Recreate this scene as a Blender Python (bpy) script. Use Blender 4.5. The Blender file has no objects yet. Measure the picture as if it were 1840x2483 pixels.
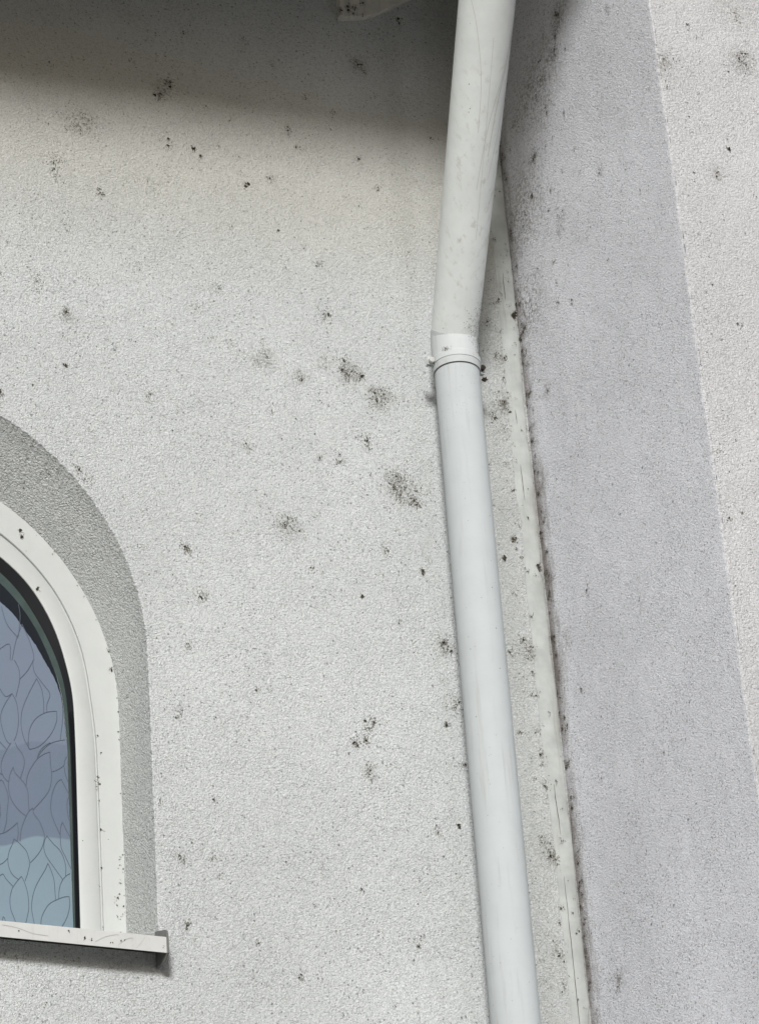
import bpy, bmesh, math, random
from mathutils import Vector, Matrix, noise

# ------------------------------------------------------------------ camera, light, exposure
scene = bpy.context.scene
col = scene.collection

cam_data = bpy.data.cameras.new("camera")
cam = bpy.data.objects.new("camera", cam_data)
col.objects.link(cam)
RX = Vector((0.91050361, -0.14407661, -0.38758884))      # world axes seen from the camera
RY = Vector((-0.4078303, -0.46760038, -0.78423487))
RZ = Vector((-0.06824678, 0.87211915, -0.48451064))
rot = Matrix((RX, RY, RZ))
cam.matrix_world = Matrix.Translation((0.0, -5.36776, 1.6)) @ rot.to_4x4()
cam_data.sensor_fit = 'VERTICAL'
cam_data.sensor_height = 36.0
cam_data.lens = 7000.0 / 2229.3 * 36.0
cam_data.clip_start = 0.05
cam_data.clip_end = 2000.0
scene.camera = cam

SUN = Vector((0.390, 0.866, -0.313)).normalized()        # direction the light travels
world = bpy.data.worlds.new("World")
scene.world = world
world.use_nodes = True
wn = world.node_tree
bg = wn.nodes["Background"]
sky = wn.nodes.new("ShaderNodeTexSky")
sky.sky_type = 'NISHITA'
sky.sun_disc = False
sky.sun_elevation = math.asin(-SUN.z)
sky.sun_rotation = math.atan2(-SUN.x, -SUN.y)
sky.air_density = 1.0
sky.dust_density = 3.0
hsv = wn.nodes.new("ShaderNodeHueSaturation")             # thin cloud greys the sky
hsv.inputs["Saturation"].default_value = 0.45
wn.links.new(sky.outputs[0], hsv.inputs["Color"])
wn.links.new(hsv.outputs[0], bg.inputs["Color"])
bg.inputs["Strength"].default_value = 0.055

sl = bpy.data.lights.new("sun", 'SUN')
sl.energy = 3.0
sl.angle = math.radians(10.0)
sl.color = (1.0, 0.993, 0.985)
sun = bpy.data.objects.new("sun", sl)
sun.rotation_euler = SUN.to_track_quat('-Z', 'Y').to_euler()
sun.location = (-4, -8, 9)
col.objects.link(sun)

vs = scene.view_settings
vs.view_transform = 'Standard'
vs.look = 'None'
vs.gamma = 1.0
vs.exposure = 0.02

# ------------------------------------------------------------------ helpers
def link(o, parent=None):
    col.objects.link(o)
    if parent is not None:
        o.parent = parent
    return o

def mesh_obj(name, verts, faces, mats, parent=None, midx=None, smooth=False):
    me = bpy.data.meshes.new(name)
    me.from_pydata([tuple(v) for v in verts], [], faces)
    for m in (mats if isinstance(mats, (list, tuple)) else [mats]):
        me.materials.append(m)
    if midx:
        me.polygons.foreach_set('material_index', midx)
    if smooth:
        me.polygons.foreach_set('use_smooth', [True] * len(me.polygons))
    me.update()
    o = bpy.data.objects.new(name, me)
    return link(o, parent)

def tag(o, label=None, cat=None, group=None, kind=None):
    if label: o['label'] = label
    if cat: o['category'] = cat
    if group: o['group'] = group
    if kind: o['kind'] = kind
    return o

def empty(name, loc):
    o = bpy.data.objects.new(name, None)
    o.location = loc
    o.empty_display_size = 0.1
    col.objects.link(o)
    return o

def sub(parent_obj, child):
    """parent a world-space mesh under an empty without moving it"""
    child.parent = parent_obj
    child.matrix_parent_inverse = Matrix.Translation(parent_obj.location).inverted()
    return child

def catmull(p, n=6):
    if len(p) < 3: return p
    q = [p[0]] + p + [p[-1]]; out = []
    for i in range(1, len(q)-2):
        for k in range(n):
            t = k/n
            out.append(tuple(0.5*((2*q[i][d])+(-q[i-1][d]+q[i+1][d])*t+(2*q[i-1][d]-5*q[i][d]+4*q[i+1][d]-q[i+2][d])*t*t+(-q[i-1][d]+3*q[i][d]-3*q[i+1][d]+q[i+2][d])*t**3) for d in (0, 1)))
    out.append(p[-1]); return out

class MB:
    def __init__(s): s.v = []; s.f = []; s.m = []
    def add(s, vs, fs, mi=0):
        b = len(s.v); s.v += [tuple(v) for v in vs]
        for f in fs: s.f.append(tuple(b + i for i in f)); s.m.append(mi)
    def box(s, a, b, mi=0):
        x0, y0, z0 = a; x1, y1, z1 = b
        s.add([(x0,y0,z0),(x1,y0,z0),(x1,y1,z0),(x0,y1,z0),(x0,y0,z1),(x1,y0,z1),(x1,y1,z1),(x0,y1,z1)],
              [(0,3,2,1),(4,5,6,7),(0,1,5,4),(1,2,6,5),(2,3,7,6),(3,0,4,7)], mi)
    def prism_x(s, prof, x0, x1, mi=0):
        n = len(prof)
        s.add([(x0, y, z) for y, z in prof] + [(x1, y, z) for y, z in prof],
              [tuple(range(n)), tuple(range(2*n-1, n-1, -1))] + [(i, n+i, n+(i+1) % n, (i+1) % n) for i in range(n)], mi)
    def tube(s, pts, radii, seg=48, mi=0, cap=True):
        pts = [Vector(p) for p in pts]
        n = len(pts)
        rings = []
        t0 = (pts[1]-pts[0]).normalized()
        ref = Vector((1, 0, 0)) if abs(t0.x) < 0.9 else Vector((0, 0, 1))
        u = (ref - t0 * ref.dot(t0)).normalized()
        for i in range(n):
            if i == 0: t = (pts[1]-pts[0])
            elif i == n-1: t = pts[-1]-pts[-2]
            else: t = (pts[i+1]-pts[i]).normalized() + (pts[i]-pts[i-1]).normalized()
            if t.length < 1e-9: t = t0.copy()
            t.normalize()
            u = (u - t * u.dot(t)).normalized()
            w = t.cross(u)
            r = radii[i] if isinstance(radii, (list, tuple)) else radii
            rings.append([pts[i] + (u*math.cos(2*math.pi*k/seg) + w*math.sin(2*math.pi*k/seg))*r for k in range(seg)])
        b = len(s.v)
        for rg in rings: s.v += [tuple(p) for p in rg]
        for i in range(n-1):
            for k in range(seg):
                s.f.append((b+i*seg+k, b+i*seg+(k+1) % seg, b+(i+1)*seg+(k+1) % seg, b+(i+1)*seg+k)); s.m.append(mi)
        if cap:
            s.f.append(tuple(b+k for k in range(seg-1, -1, -1))); s.m.append(mi)
            s.f.append(tuple(b+(n-1)*seg+k for k in range(seg))); s.m.append(mi)
    def build(s, name, mats, parent=None, smooth=False):
        return mesh_obj(name, s.v, s.f, mats, parent, s.m, smooth)

def autosmooth(o, deg=35):
    me = o.data
    me.polygons.foreach_set('use_smooth', [True]*len(me.polygons))
    bm = bmesh.new(); bm.from_mesh(me)
    bmesh.ops.recalc_face_normals(bm, faces=bm.faces)
    for e in bm.edges:
        if len(e.link_faces) == 2 and e.calc_face_angle(0) > math.radians(deg):
            e.smooth = False
    bm.to_mesh(me); bm.free()

def bevel(o, w, seg=2):
    m = o.modifiers.new('bevel', 'BEVEL'); m.width = w; m.segments = seg; m.limit_method = 'ANGLE'; m.angle_limit = math.radians(40)
    return o

# ------------------------------------------------------------------ materials
def new_mat(name):
    m = bpy.data.materials.new(name); m.use_nodes = True
    nt = m.node_tree; b = nt.nodes["Principled BSDF"]
    return m, nt, b

def N(nt, t, **kw):
    n = nt.nodes.new(t)
    for k, v in kw.items(): setattr(n, k, v)
    return n

def math_n(nt, op, a, b=None, clamp=False):
    n = N(nt, "ShaderNodeMath", operation=op); n.use_clamp = clamp
    for i, x in enumerate((a, b)):
        if x is None: continue
        if isinstance(x, (int, float)): n.inputs[i].default_value = x
        else: nt.links.new(x, n.inputs[i])
    return n.outputs[0]

def maprange(nt, v, a, b, c=0.0, d=1.0, smooth=True):
    n = N(nt, "ShaderNodeMapRange"); n.interpolation_type = 'SMOOTHSTEP' if smooth else 'LINEAR'
    nt.links.new(v, n.inputs[0])
    for i, x in zip((1, 2, 3, 4), (a, b, c, d)): n.inputs[i].default_value = x
    return n.outputs[0]

def noise_n(nt, vec, scale, detail=2.0, rough=0.5, dist=0.0):
    n = N(nt, "ShaderNodeTexNoise"); n.inputs["Scale"].default_value = scale
    n.inputs["Detail"].default_value = detail; n.inputs["Roughness"].default_value = rough
    n.inputs["Distortion"].default_value = dist
    nt.links.new(vec, n.inputs["Vector"]); return n.outputs[0]

def mix(nt, fac, a, b):
    n = N(nt, "ShaderNodeMix", data_type='RGBA')
    if isinstance(fac, (int, float)): n.inputs[0].default_value = fac
    else: nt.links.new(fac, n.inputs[0])
    for sock, x in ((n.inputs[6], a), (n.inputs[7], b)):
        if isinstance(x, tuple): sock.default_value = (*x, 1.0)
        else: nt.links.new(x, sock)
    return n.outputs[2]

def halo(nt, pos, spots, wob):
    """organic halos of dirt and painted shade round the given wall points; returns a mask"""
    out = None
    for (x, y, z, r, a) in spots:
        d = N(nt, "ShaderNodeVectorMath", operation='DISTANCE')
        nt.links.new(pos, d.inputs[0]); d.inputs[1].default_value = (x, y, z)
        dd = math_n(nt, 'ADD', d.outputs[1], wob)
        v = maprange(nt, dd, 0.0, r, a, 0.0)
        out = v if out is None else math_n(nt, 'MAXIMUM', out, v)
    return out

def stucco(name, base, grain=1.0, pit=0.5, halos=(), seam=None, bumpd=0.0022, penumbra_tint=0.0, edge=None, speck=1.06, band=None):
    m, nt, b = new_mat(name)
    tc = N(nt, "ShaderNodeTexCoord"); P = tc.outputs["Object"]
    # rubbed render: small rounded crumbs with worm-like gaps
    wp = N(nt, "ShaderNodeTexNoise"); wp.inputs["Scale"].default_value = 120*grain; nt.links.new(P, wp.inputs["Vector"])
    sc = N(nt, "ShaderNodeVectorMath", operation='SCALE'); nt.links.new(wp.outputs["Color"], sc.inputs[0]); sc.inputs["Scale"].default_value = 0.006
    ad = N(nt, "ShaderNodeVectorMath", operation='ADD'); nt.links.new(P, ad.inputs[0]); nt.links.new(sc.outputs[0], ad.inputs[1])
    vo = N(nt, "ShaderNodeTexVoronoi"); vo.feature = 'SMOOTH_F1'; vo.inputs["Scale"].default_value = 250*grain
    vo.inputs["Smoothness"].default_value = 0.6; nt.links.new(ad.outputs[0], vo.inputs["Vector"])
    mp0 = N(nt, "ShaderNodeMapping"); mp0.inputs["Scale"].default_value = (1, 1, 1.45); nt.links.new(P, mp0.inputs["Vector"]); A = mp0.outputs[0]
    n1 = noise_n(nt, A, 165*grain, 3.0, 0.6, 1.2)
    n2 = noise_n(nt, P, 420*grain, 2.0, 0.6)
    h = math_n(nt, 'SUBTRACT', n1, math_n(nt, 'MULTIPLY', vo.outputs["Distance"], 0.45))
    h = math_n(nt, 'ADD', h, math_n(nt, 'MULTIPLY', n2, 0.25))
    big = noise_n(nt, P, 1.6, 4.0, 0.6)
    und = noise_n(nt, P, 5.0, 3.0, 0.5)
    bp = N(nt, "ShaderNodeBump"); bp.inputs["Strength"].default_value = 1.0; bp.inputs["Distance"].default_value = bumpd
    nt.links.new(h, bp.inputs["Height"])
    b2 = N(nt, "ShaderNodeBump"); b2.inputs["Strength"].default_value = 0.6; b2.inputs["Distance"].default_value = 0.02
    nt.links.new(und, b2.inputs["Height"]); nt.links.new(bp.outputs[0], b2.inputs["Normal"])
    nt.links.new(b2.outputs[0], b.inputs["Normal"])
    # broad tone changes of the paint
    c = mix(nt, maprange(nt, big, 0.3, 0.7), tuple(x*0.95 for x in base), tuple(min(1, x*1.04) for x in base))
    # dirt held in the pits
    dens = noise_n(nt, P, 7.0, 5.0, 0.7)
    dens2 = maprange(nt, dens, 0.32, 0.68, 0.68, 1.05)
    g1 = noise_n(nt, A, 205*grain, 2.0, 0.55, 1.6)
    pitm = math_n(nt, 'MULTIPLY', maprange(nt, g1, 0.49, 0.39), math_n(nt, 'MULTIPLY', dens2, 0.72*pit), True)
    c = mix(nt, pitm, c, (0.16, 0.16, 0.14))
    g2 = noise_n(nt, A, 120*grain, 3.0, 0.7, 0.8)
    pit2 = math_n(nt, 'MULTIPLY', maprange(nt, g2, 0.375, 0.31), math_n(nt, 'MULTIPLY', dens2, 1.15*pit), True)
    c = mix(nt, pit2, c, (0.07, 0.07, 0.055))
    # tiny black specks
    v2 = N(nt, "ShaderNodeTexVoronoi"); v2.inputs["Scale"].default_value = 110*grain; nt.links.new(ad.outputs[0], v2.inputs["Vector"])
    rnd = N(nt, "ShaderNodeSeparateColor"); nt.links.new(v2.outputs["Color"], rnd.inputs[0])
    sp = math_n(nt, 'MULTIPLY', maprange(nt, v2.outputs["Distance"], 0.3, 0.15), math_n(nt, 'GREATER_THAN', math_n(nt, 'ADD', rnd.outputs[0], math_n(nt, 'MULTIPLY', dens, 0.45)), speck))
    c = mix(nt, math_n(nt, 'MULTIPLY', sp, 0.6), c, (0.07, 0.07, 0.06))
    wob = math_n(nt, 'MULTIPLY', math_n(nt, 'SUBTRACT', noise_n(nt, P, 45, 4, 0.7), 0.5), 0.06)
    if penumbra_tint:  # warm soft edge of the eave shadow, painted into the wall colour
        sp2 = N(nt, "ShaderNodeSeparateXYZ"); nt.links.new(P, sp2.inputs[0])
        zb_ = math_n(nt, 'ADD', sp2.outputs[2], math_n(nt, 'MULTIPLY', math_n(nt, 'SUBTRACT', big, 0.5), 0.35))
        t = math_n(nt, 'MULTIPLY', math_n(nt, 'MULTIPLY', maprange(nt, zb_, 5.35, 5.75), maprange(nt, zb_, 6.15, 5.9)), penumbra_tint)
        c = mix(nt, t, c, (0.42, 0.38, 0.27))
    if band:   # grime plus shade painted in along the pipe: (axis, centre, half width, strength)
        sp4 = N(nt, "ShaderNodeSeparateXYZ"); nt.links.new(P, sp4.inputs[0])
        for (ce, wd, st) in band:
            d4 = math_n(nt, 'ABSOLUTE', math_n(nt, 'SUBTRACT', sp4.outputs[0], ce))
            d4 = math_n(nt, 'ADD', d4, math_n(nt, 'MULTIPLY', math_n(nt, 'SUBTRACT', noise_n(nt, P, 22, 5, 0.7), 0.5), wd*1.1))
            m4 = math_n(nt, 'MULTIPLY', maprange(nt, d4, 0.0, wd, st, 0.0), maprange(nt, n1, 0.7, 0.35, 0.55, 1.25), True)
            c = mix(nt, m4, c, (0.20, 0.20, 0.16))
    if halos:
        hm = halo(nt, P, halos, wob)
        hm = math_n(nt, 'MULTIPLY', hm, maprange(nt, noise_n(nt, P, 130, 4, 0.75), 0.57, 0.36, 0.06, 1.25), True)
        c = mix(nt, hm, c, (0.12, 0.105, 0.065))
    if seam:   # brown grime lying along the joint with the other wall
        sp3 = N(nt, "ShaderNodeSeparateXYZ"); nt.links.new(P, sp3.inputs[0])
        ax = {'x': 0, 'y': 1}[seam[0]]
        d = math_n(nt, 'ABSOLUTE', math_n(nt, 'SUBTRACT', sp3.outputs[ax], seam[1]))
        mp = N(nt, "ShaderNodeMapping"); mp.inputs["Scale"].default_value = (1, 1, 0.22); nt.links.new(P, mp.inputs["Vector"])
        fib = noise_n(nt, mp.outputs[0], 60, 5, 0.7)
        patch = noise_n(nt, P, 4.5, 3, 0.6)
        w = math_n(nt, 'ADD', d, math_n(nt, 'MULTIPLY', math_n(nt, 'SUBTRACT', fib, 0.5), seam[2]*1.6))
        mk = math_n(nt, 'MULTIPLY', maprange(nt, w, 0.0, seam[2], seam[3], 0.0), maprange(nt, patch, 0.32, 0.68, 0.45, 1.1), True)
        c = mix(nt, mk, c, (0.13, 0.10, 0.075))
    nt.links.new(c, b.inputs["Base Color"])
    b.inputs["Roughness"].default_value = 0.92
    b.inputs["Specular IOR Level"].default_value = 0.2
    return m

def plain(name, base, rough=0.5, spec=0.5, metal=0.0, var=0.0, streak=0.0, dirt=(0.2, 0.18, 0.14), bump=0.0, coat=0.0):
    m, nt, b = new_mat(name)
    tc = N(nt, "ShaderNodeTexCoord"); P = tc.outputs["Object"]
    c = base
    if var:
        c = mix(nt, maprange(nt, noise_n(nt, P, 14, 5, 0.65), 0.3, 0.7), tuple(x*(1-var) for x in base), base)
    if streak:
        mp = N(nt, "ShaderNodeMapping"); mp.inputs["Scale"].default_value = (1, 1, 0.06); nt.links.new(P, mp.inputs["Vector"])
        f = maprange(nt, noise_n(nt, mp.outputs[0], 65, 5, 0.65), 0.52, 0.78)
        g = math_n(nt, 'MULTIPLY', f, maprange(nt, noise_n(nt, P, 3.0, 3, 0.6), 0.35, 0.7, 0.15*streak, streak))
        c = mix(nt, g, c, dirt)
        v2 = N(nt, "ShaderNodeTexVoronoi"); v2.inputs["Scale"].default_value = 75; nt.links.new(P, v2.inputs["Vector"])
        rnd = N(nt, "ShaderNodeSeparateColor"); nt.links.new(v2.outputs["Color"], rnd.inputs[0])
        sp = math_n(nt, 'MULTIPLY', maprange(nt, v2.outputs["Distance"], 0.13, 0.07), math_n(nt, 'GREATER_THAN', rnd.outputs[0], 0.955))
        c = mix(nt, math_n(nt, 'MULTIPLY', sp, 0.75), c, (0.06, 0.055, 0.05))
    if isinstance(c, tuple): b.inputs["Base Color"].default_value = (*c, 1)
    else: nt.links.new(c, b.inputs["Base Color"])
    b.inputs["Roughness"].default_value = rough
    b.inputs["Specular IOR Level"].default_value = spec
    b.inputs["Metallic"].default_value = metal
    b.inputs["Coat Weight"].default_value = coat
    if bump:
        bp = N(nt, "ShaderNodeBump"); bp.inputs["Distance"].default_value = bump; bp.inputs["Strength"].default_value = 1
        nt.links.new(noise_n(nt, P, 30, 4, 0.6), bp.inputs["Height"]); nt.links.new(bp.outputs[0], b.inputs["Normal"])
    return m

H_MAIN = [(2.005,0,5.789,0.06,0.55),(2.999,0,5.36,0.06,0.5),(2.6735,0,5.2055,0.05,0.6),(2.709,0,4.985,0.06,0.55),
          (2.611,0,5.252,0.045,0.45),(2.441,0,4.842,0.045,0.4),(2.978,0,5.235,0.045,0.55),(2.984,0,4.634,0.05,0.5),
          (2.983,0,4.17,0.045,0.6),(1.961,0,5.273,0.03,0.45),(2.585,0,4.299,0.03,0.4),(2.6886,0,6.109,0.035,0.6),
          (2.2,0,5.92,0.04,0.6),(2.976,0,3.944,0.025,0.5),(2.78,0,4.61,0.035,0.45),(2.406,0,5.25,0.05,0.5),(2.49,0,5.225,0.035,0.45),(2.55,0,5.27,0.04,0.4),
          (3.0,0,5.42,0.03,0.4),(2.03,0,3.83,0.06,0.3)]
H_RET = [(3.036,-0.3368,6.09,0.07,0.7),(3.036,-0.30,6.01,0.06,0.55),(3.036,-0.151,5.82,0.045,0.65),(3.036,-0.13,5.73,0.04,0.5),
         (3.036,-0.235,5.585,0.035,0.35),(3.036,-0.03,5.47,0.05,0.7),(3.036,-0.126,3.85,0.04,0.35),(3.036,-0.07,4.63,0.05,0.45),(3.036,-0.08,5.72,0.22,0.6),(3.036,-0.05,5.48,0.16,0.65),(3.036,-0.20,5.98,0.20,0.6),  # the broad ones here paint eave and pipe shade into the colour
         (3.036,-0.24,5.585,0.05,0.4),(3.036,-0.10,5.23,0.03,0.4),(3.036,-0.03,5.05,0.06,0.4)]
H_OUT = [(3.25,-0.714,5.742,0.06,0.45),(3.04,-0.714,5.69,0.05,0.6),(3.146,-0.714,5.43,0.03,0.4),(3.25,-0.714,5.88,0.09,0.3)]
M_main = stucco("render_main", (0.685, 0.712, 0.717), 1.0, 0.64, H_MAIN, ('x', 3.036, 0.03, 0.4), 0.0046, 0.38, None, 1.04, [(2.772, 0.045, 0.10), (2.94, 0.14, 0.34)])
M_reveal = stucco("render_reveal", (0.62, 0.645, 0.635), 0.9, 0.7, (), None, 0.0055, 0.0, None, 1.2)  # wall render darkened in colour to stand in for shade in the reveal
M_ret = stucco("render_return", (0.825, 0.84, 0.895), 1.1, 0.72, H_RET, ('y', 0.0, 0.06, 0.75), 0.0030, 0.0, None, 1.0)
M_out = stucco("render_front", (0.69, 0.695, 0.71), 0.95, 0.5, H_OUT, None, 0.0044, 0.0, None, 1.15)
M_speck = plain("mildew_specks", (0.052, 0.047, 0.036), 0.95, 0.1)
M_speck2 = plain("brown_specks", (0.16, 0.14, 0.095), 0.95, 0.1)
M_scr = plain("scratch_grime", (0.38, 0.37, 0.34), 0.8, 0.2)
M_scr2 = plain("faint_scratch", (0.52, 0.52, 0.49), 0.8, 0.2)
M_strip = plain("seal_strip", (0.455, 0.475, 0.46), 0.85, 0.15, 0, 0.22, 0.9, (0.22, 0.2, 0.15), 0.0015)
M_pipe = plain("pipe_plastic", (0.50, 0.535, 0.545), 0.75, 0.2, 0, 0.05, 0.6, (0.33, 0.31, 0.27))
M_pipe3 = plain("upper_pipe_plastic", (0.74, 0.775, 0.76), 0.6, 0.3, 0, 0.08, 0.8, (0.42, 0.40, 0.34))  # colour lightened to make up for light missing on its underside
M_pipe2 = plain("pipe_socket_plastic", (0.56, 0.59, 0.595), 0.65, 0.25, 0, 0.06, 0.55, (0.33, 0.30, 0.25))
M_bolt = plain("bolt_cap", (0.58, 0.58, 0.56), 0.5, 0.4, 0, 0.25)
M_rust = plain("rusty_metal", (0.05, 0.040, 0.032), 0.8, 0.3, 0.2, 0.4)
M_frame = plain("window_plastic", (0.54, 0.56, 0.55), 0.5, 0.35, 0, 0.05, 0.12, (0.4, 0.37, 0.3))
M_gasket = plain("black_rubber", (0.008, 0.009, 0.011), 0.6, 0.12)
M_green = plain("glass_edge", (0.07, 0.10, 0.095), 0.25, 0.5, 0, 0.25)
M_pane = plain("dark_pane", (0.02, 0.024, 0.03), 0.08, 0.5)
M_leaf = plain("leaf_line", (0.09, 0.11, 0.145), 0.4, 0.4)
M_sill = plain("sill_aluminium", (0.60, 0.61, 0.60), 0.45, 0.4, 0, 0.08, 0.5, (0.4, 0.36, 0.3))
M_cap = plain("end_cap_plastic", (0.16, 0.16, 0.155), 0.5, 0.4, 0, 0.3)
M_wood = plain("pale_wood_paint", (0.80, 0.78, 0.71), 0.7, 0.3, 0, 0.25, 0.7, (0.12, 0.09, 0.06), 0.002)
M_soffit = plain("soffit_paint", (0.34, 0.31, 0.27), 0.8, 0.2, 0, 0.2)
M_tile = plain("roof_tile", (0.16, 0.08, 0.06), 0.8, 0.3, 0, 0.3)
M_ground = plain("ground_paving", (0.30, 0.285, 0.26), 0.95, 0.2, 0, 0.35)

# frosted leaf film on the pane, coloured in three bands of slightly different tint
def film_mat():
    m, nt, b = new_mat("frosted_film")
    tc = N(nt, "ShaderNodeTexCoord"); P = tc.outputs["Object"]
    s = N(nt, "ShaderNodeSeparateXYZ"); nt.links.new(P, s.inputs[0])
    zz = math_n(nt, 'SUBTRACT', s.outputs[2], maprange(nt, s.outputs[0], 1.845, 1.93, 0.0, 0.0295))
    c = mix(nt, maprange(nt, zz, 4.1130, 4.1195), (0.215, 0.295, 0.345), (0.15, 0.19, 0.25))
    c = mix(nt, maprange(nt, zz, 4.3185, 4.3250), c, (0.18, 0.225, 0.29))
    c = mix(nt, maprange(nt, noise_n(nt, P, 6, 2, 0.5), 0.3, 0.7, 0.0, 0.35), c, (0.18, 0.20, 0.27))
    nt.links.new(c, b.inputs["Base Color"])
    b.inputs["Roughness"].default_value = 0.26
    bp = N(nt, "ShaderNodeBump"); bp.inputs["Distance"].default_value = 0.004; bp.inputs["Strength"].default_value = 0.5
    nt.links.new(noise_n(nt, P, 9, 2, 0.4), bp.inputs["Height"]); nt.links.new(bp.outputs[0], b.inputs["Normal"])
    b.inputs["Specular IOR Level"].default_value = 0.4
    return m
M_film = film_mat()

# ------------------------------------------------------------------ surface dirt flakes (joined into the wall they lie on)
def flakes(mb, clusters, place, seed, mi_dark=1, mi_brown=2, clip=None):
    """clusters: (u, v, radius, strength) in the wall's own plane; place(u, v, h) -> world point"""
    R = random.Random(seed)
    def ok(u, v): return clip is None or clip(u, v)
    def blob(u, v, r, mi, stretch=1.0, ang=0.0):
        if not ok(u, v): return
        n = R.randint(5, 8); pts = []
        for k in range(n):
            a = 2*math.pi*k/n
            rr = r*R.uniform(0.55, 1.15)
            x = math.cos(a)*rr*stretch; y = math.sin(a)*rr
            pts.append(place(u + x*math.cos(ang)-y*math.sin(ang), v + x*math.sin(ang)+y*math.cos(ang), h()))
        mb.add(pts, [tuple(range(n))], mi)
    cnt = [0]
    def h():
        return 0.0012 + cnt[0]*1e-7
    def strand(u, v, L, w, mi):
        ang = R.uniform(0, 2*math.pi); pts = []; n = 6; x, y = u, v
        for k in range(n+1):
            if not ok(x, y): return
            ww = w*(1-0.7*abs(k/n-0.4))
            nx, ny = -math.sin(ang), math.cos(ang)
            pts.append(place(x+nx*ww, y+ny*ww, h())); pts.append(place(x-nx*ww, y-ny*ww, h()))
            x += math.cos(ang)*L/n; y += math.sin(ang)*L/n; ang += R.uniform(-0.6, 0.6)
        mb.add(pts, [(2*k, 2*k+1, 2*k+3, 2*k+2) for k in range(n)], mi)
    for (u, v, s, i) in clusters:
        cnt[0] += 1
        vert = 1.5
        n = int(42*i*(s/0.012)**1.15)
        subs = [(R.gauss(0, 0.42)*s, R.gauss(0, 0.5)*s, R.uniform(0.14, 0.5)*s) for _ in range(R.randint(3, 6))]
        for k in range(n):
            cnt[0] += 1
            if R.random() < 0.3: sx, sy = R.gauss(0, 0.75)*s, R.gauss(0, 0.9)*s
            else:
                q_ = R.choice(subs); sx, sy = q_[0]+R.gauss(0, 1)*q_[2], q_[1]+R.gauss(0, 1.2)*q_[2]
            mi = mi_dark if R.random() < 0.42 else mi_brown
            blob(u+sx, v+sy, R.uniform(0.0003, 0.0010)*(1.1 if i > 1.3 else 0.9), mi, R.uniform(1, 2.6), R.uniform(0, 3.14))
        core = max(1, int(i*2.2))
        for k in range(core):
            cnt[0] += 1
            a = R.uniform(0, 6.283); d = R.random()*s*0.42
            q_ = R.choice(subs)
            blob(u+q_[0]+R.gauss(0, 0.2)*q_[2], v+q_[1]+R.gauss(0, 0.2)*q_[2], R.uniform(0.0008, 0.0022)*min(1.5, 0.6+0.5*i), mi_dark, R.uniform(1, 1.8), R.uniform(0, 3.14))
        for k in range(int(i*1.2+s*60)):
            cnt[0] += 1
            a = R.uniform(0, 6.283); d = R.random()*s*0.7
            strand(u+math.cos(a)*d, v+math.sin(a)*d*vert, R.uniform(0.003, 0.012), R.uniform(0.00022, 0.0005), mi_dark if R.random() < .5 else mi_brown)

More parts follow.
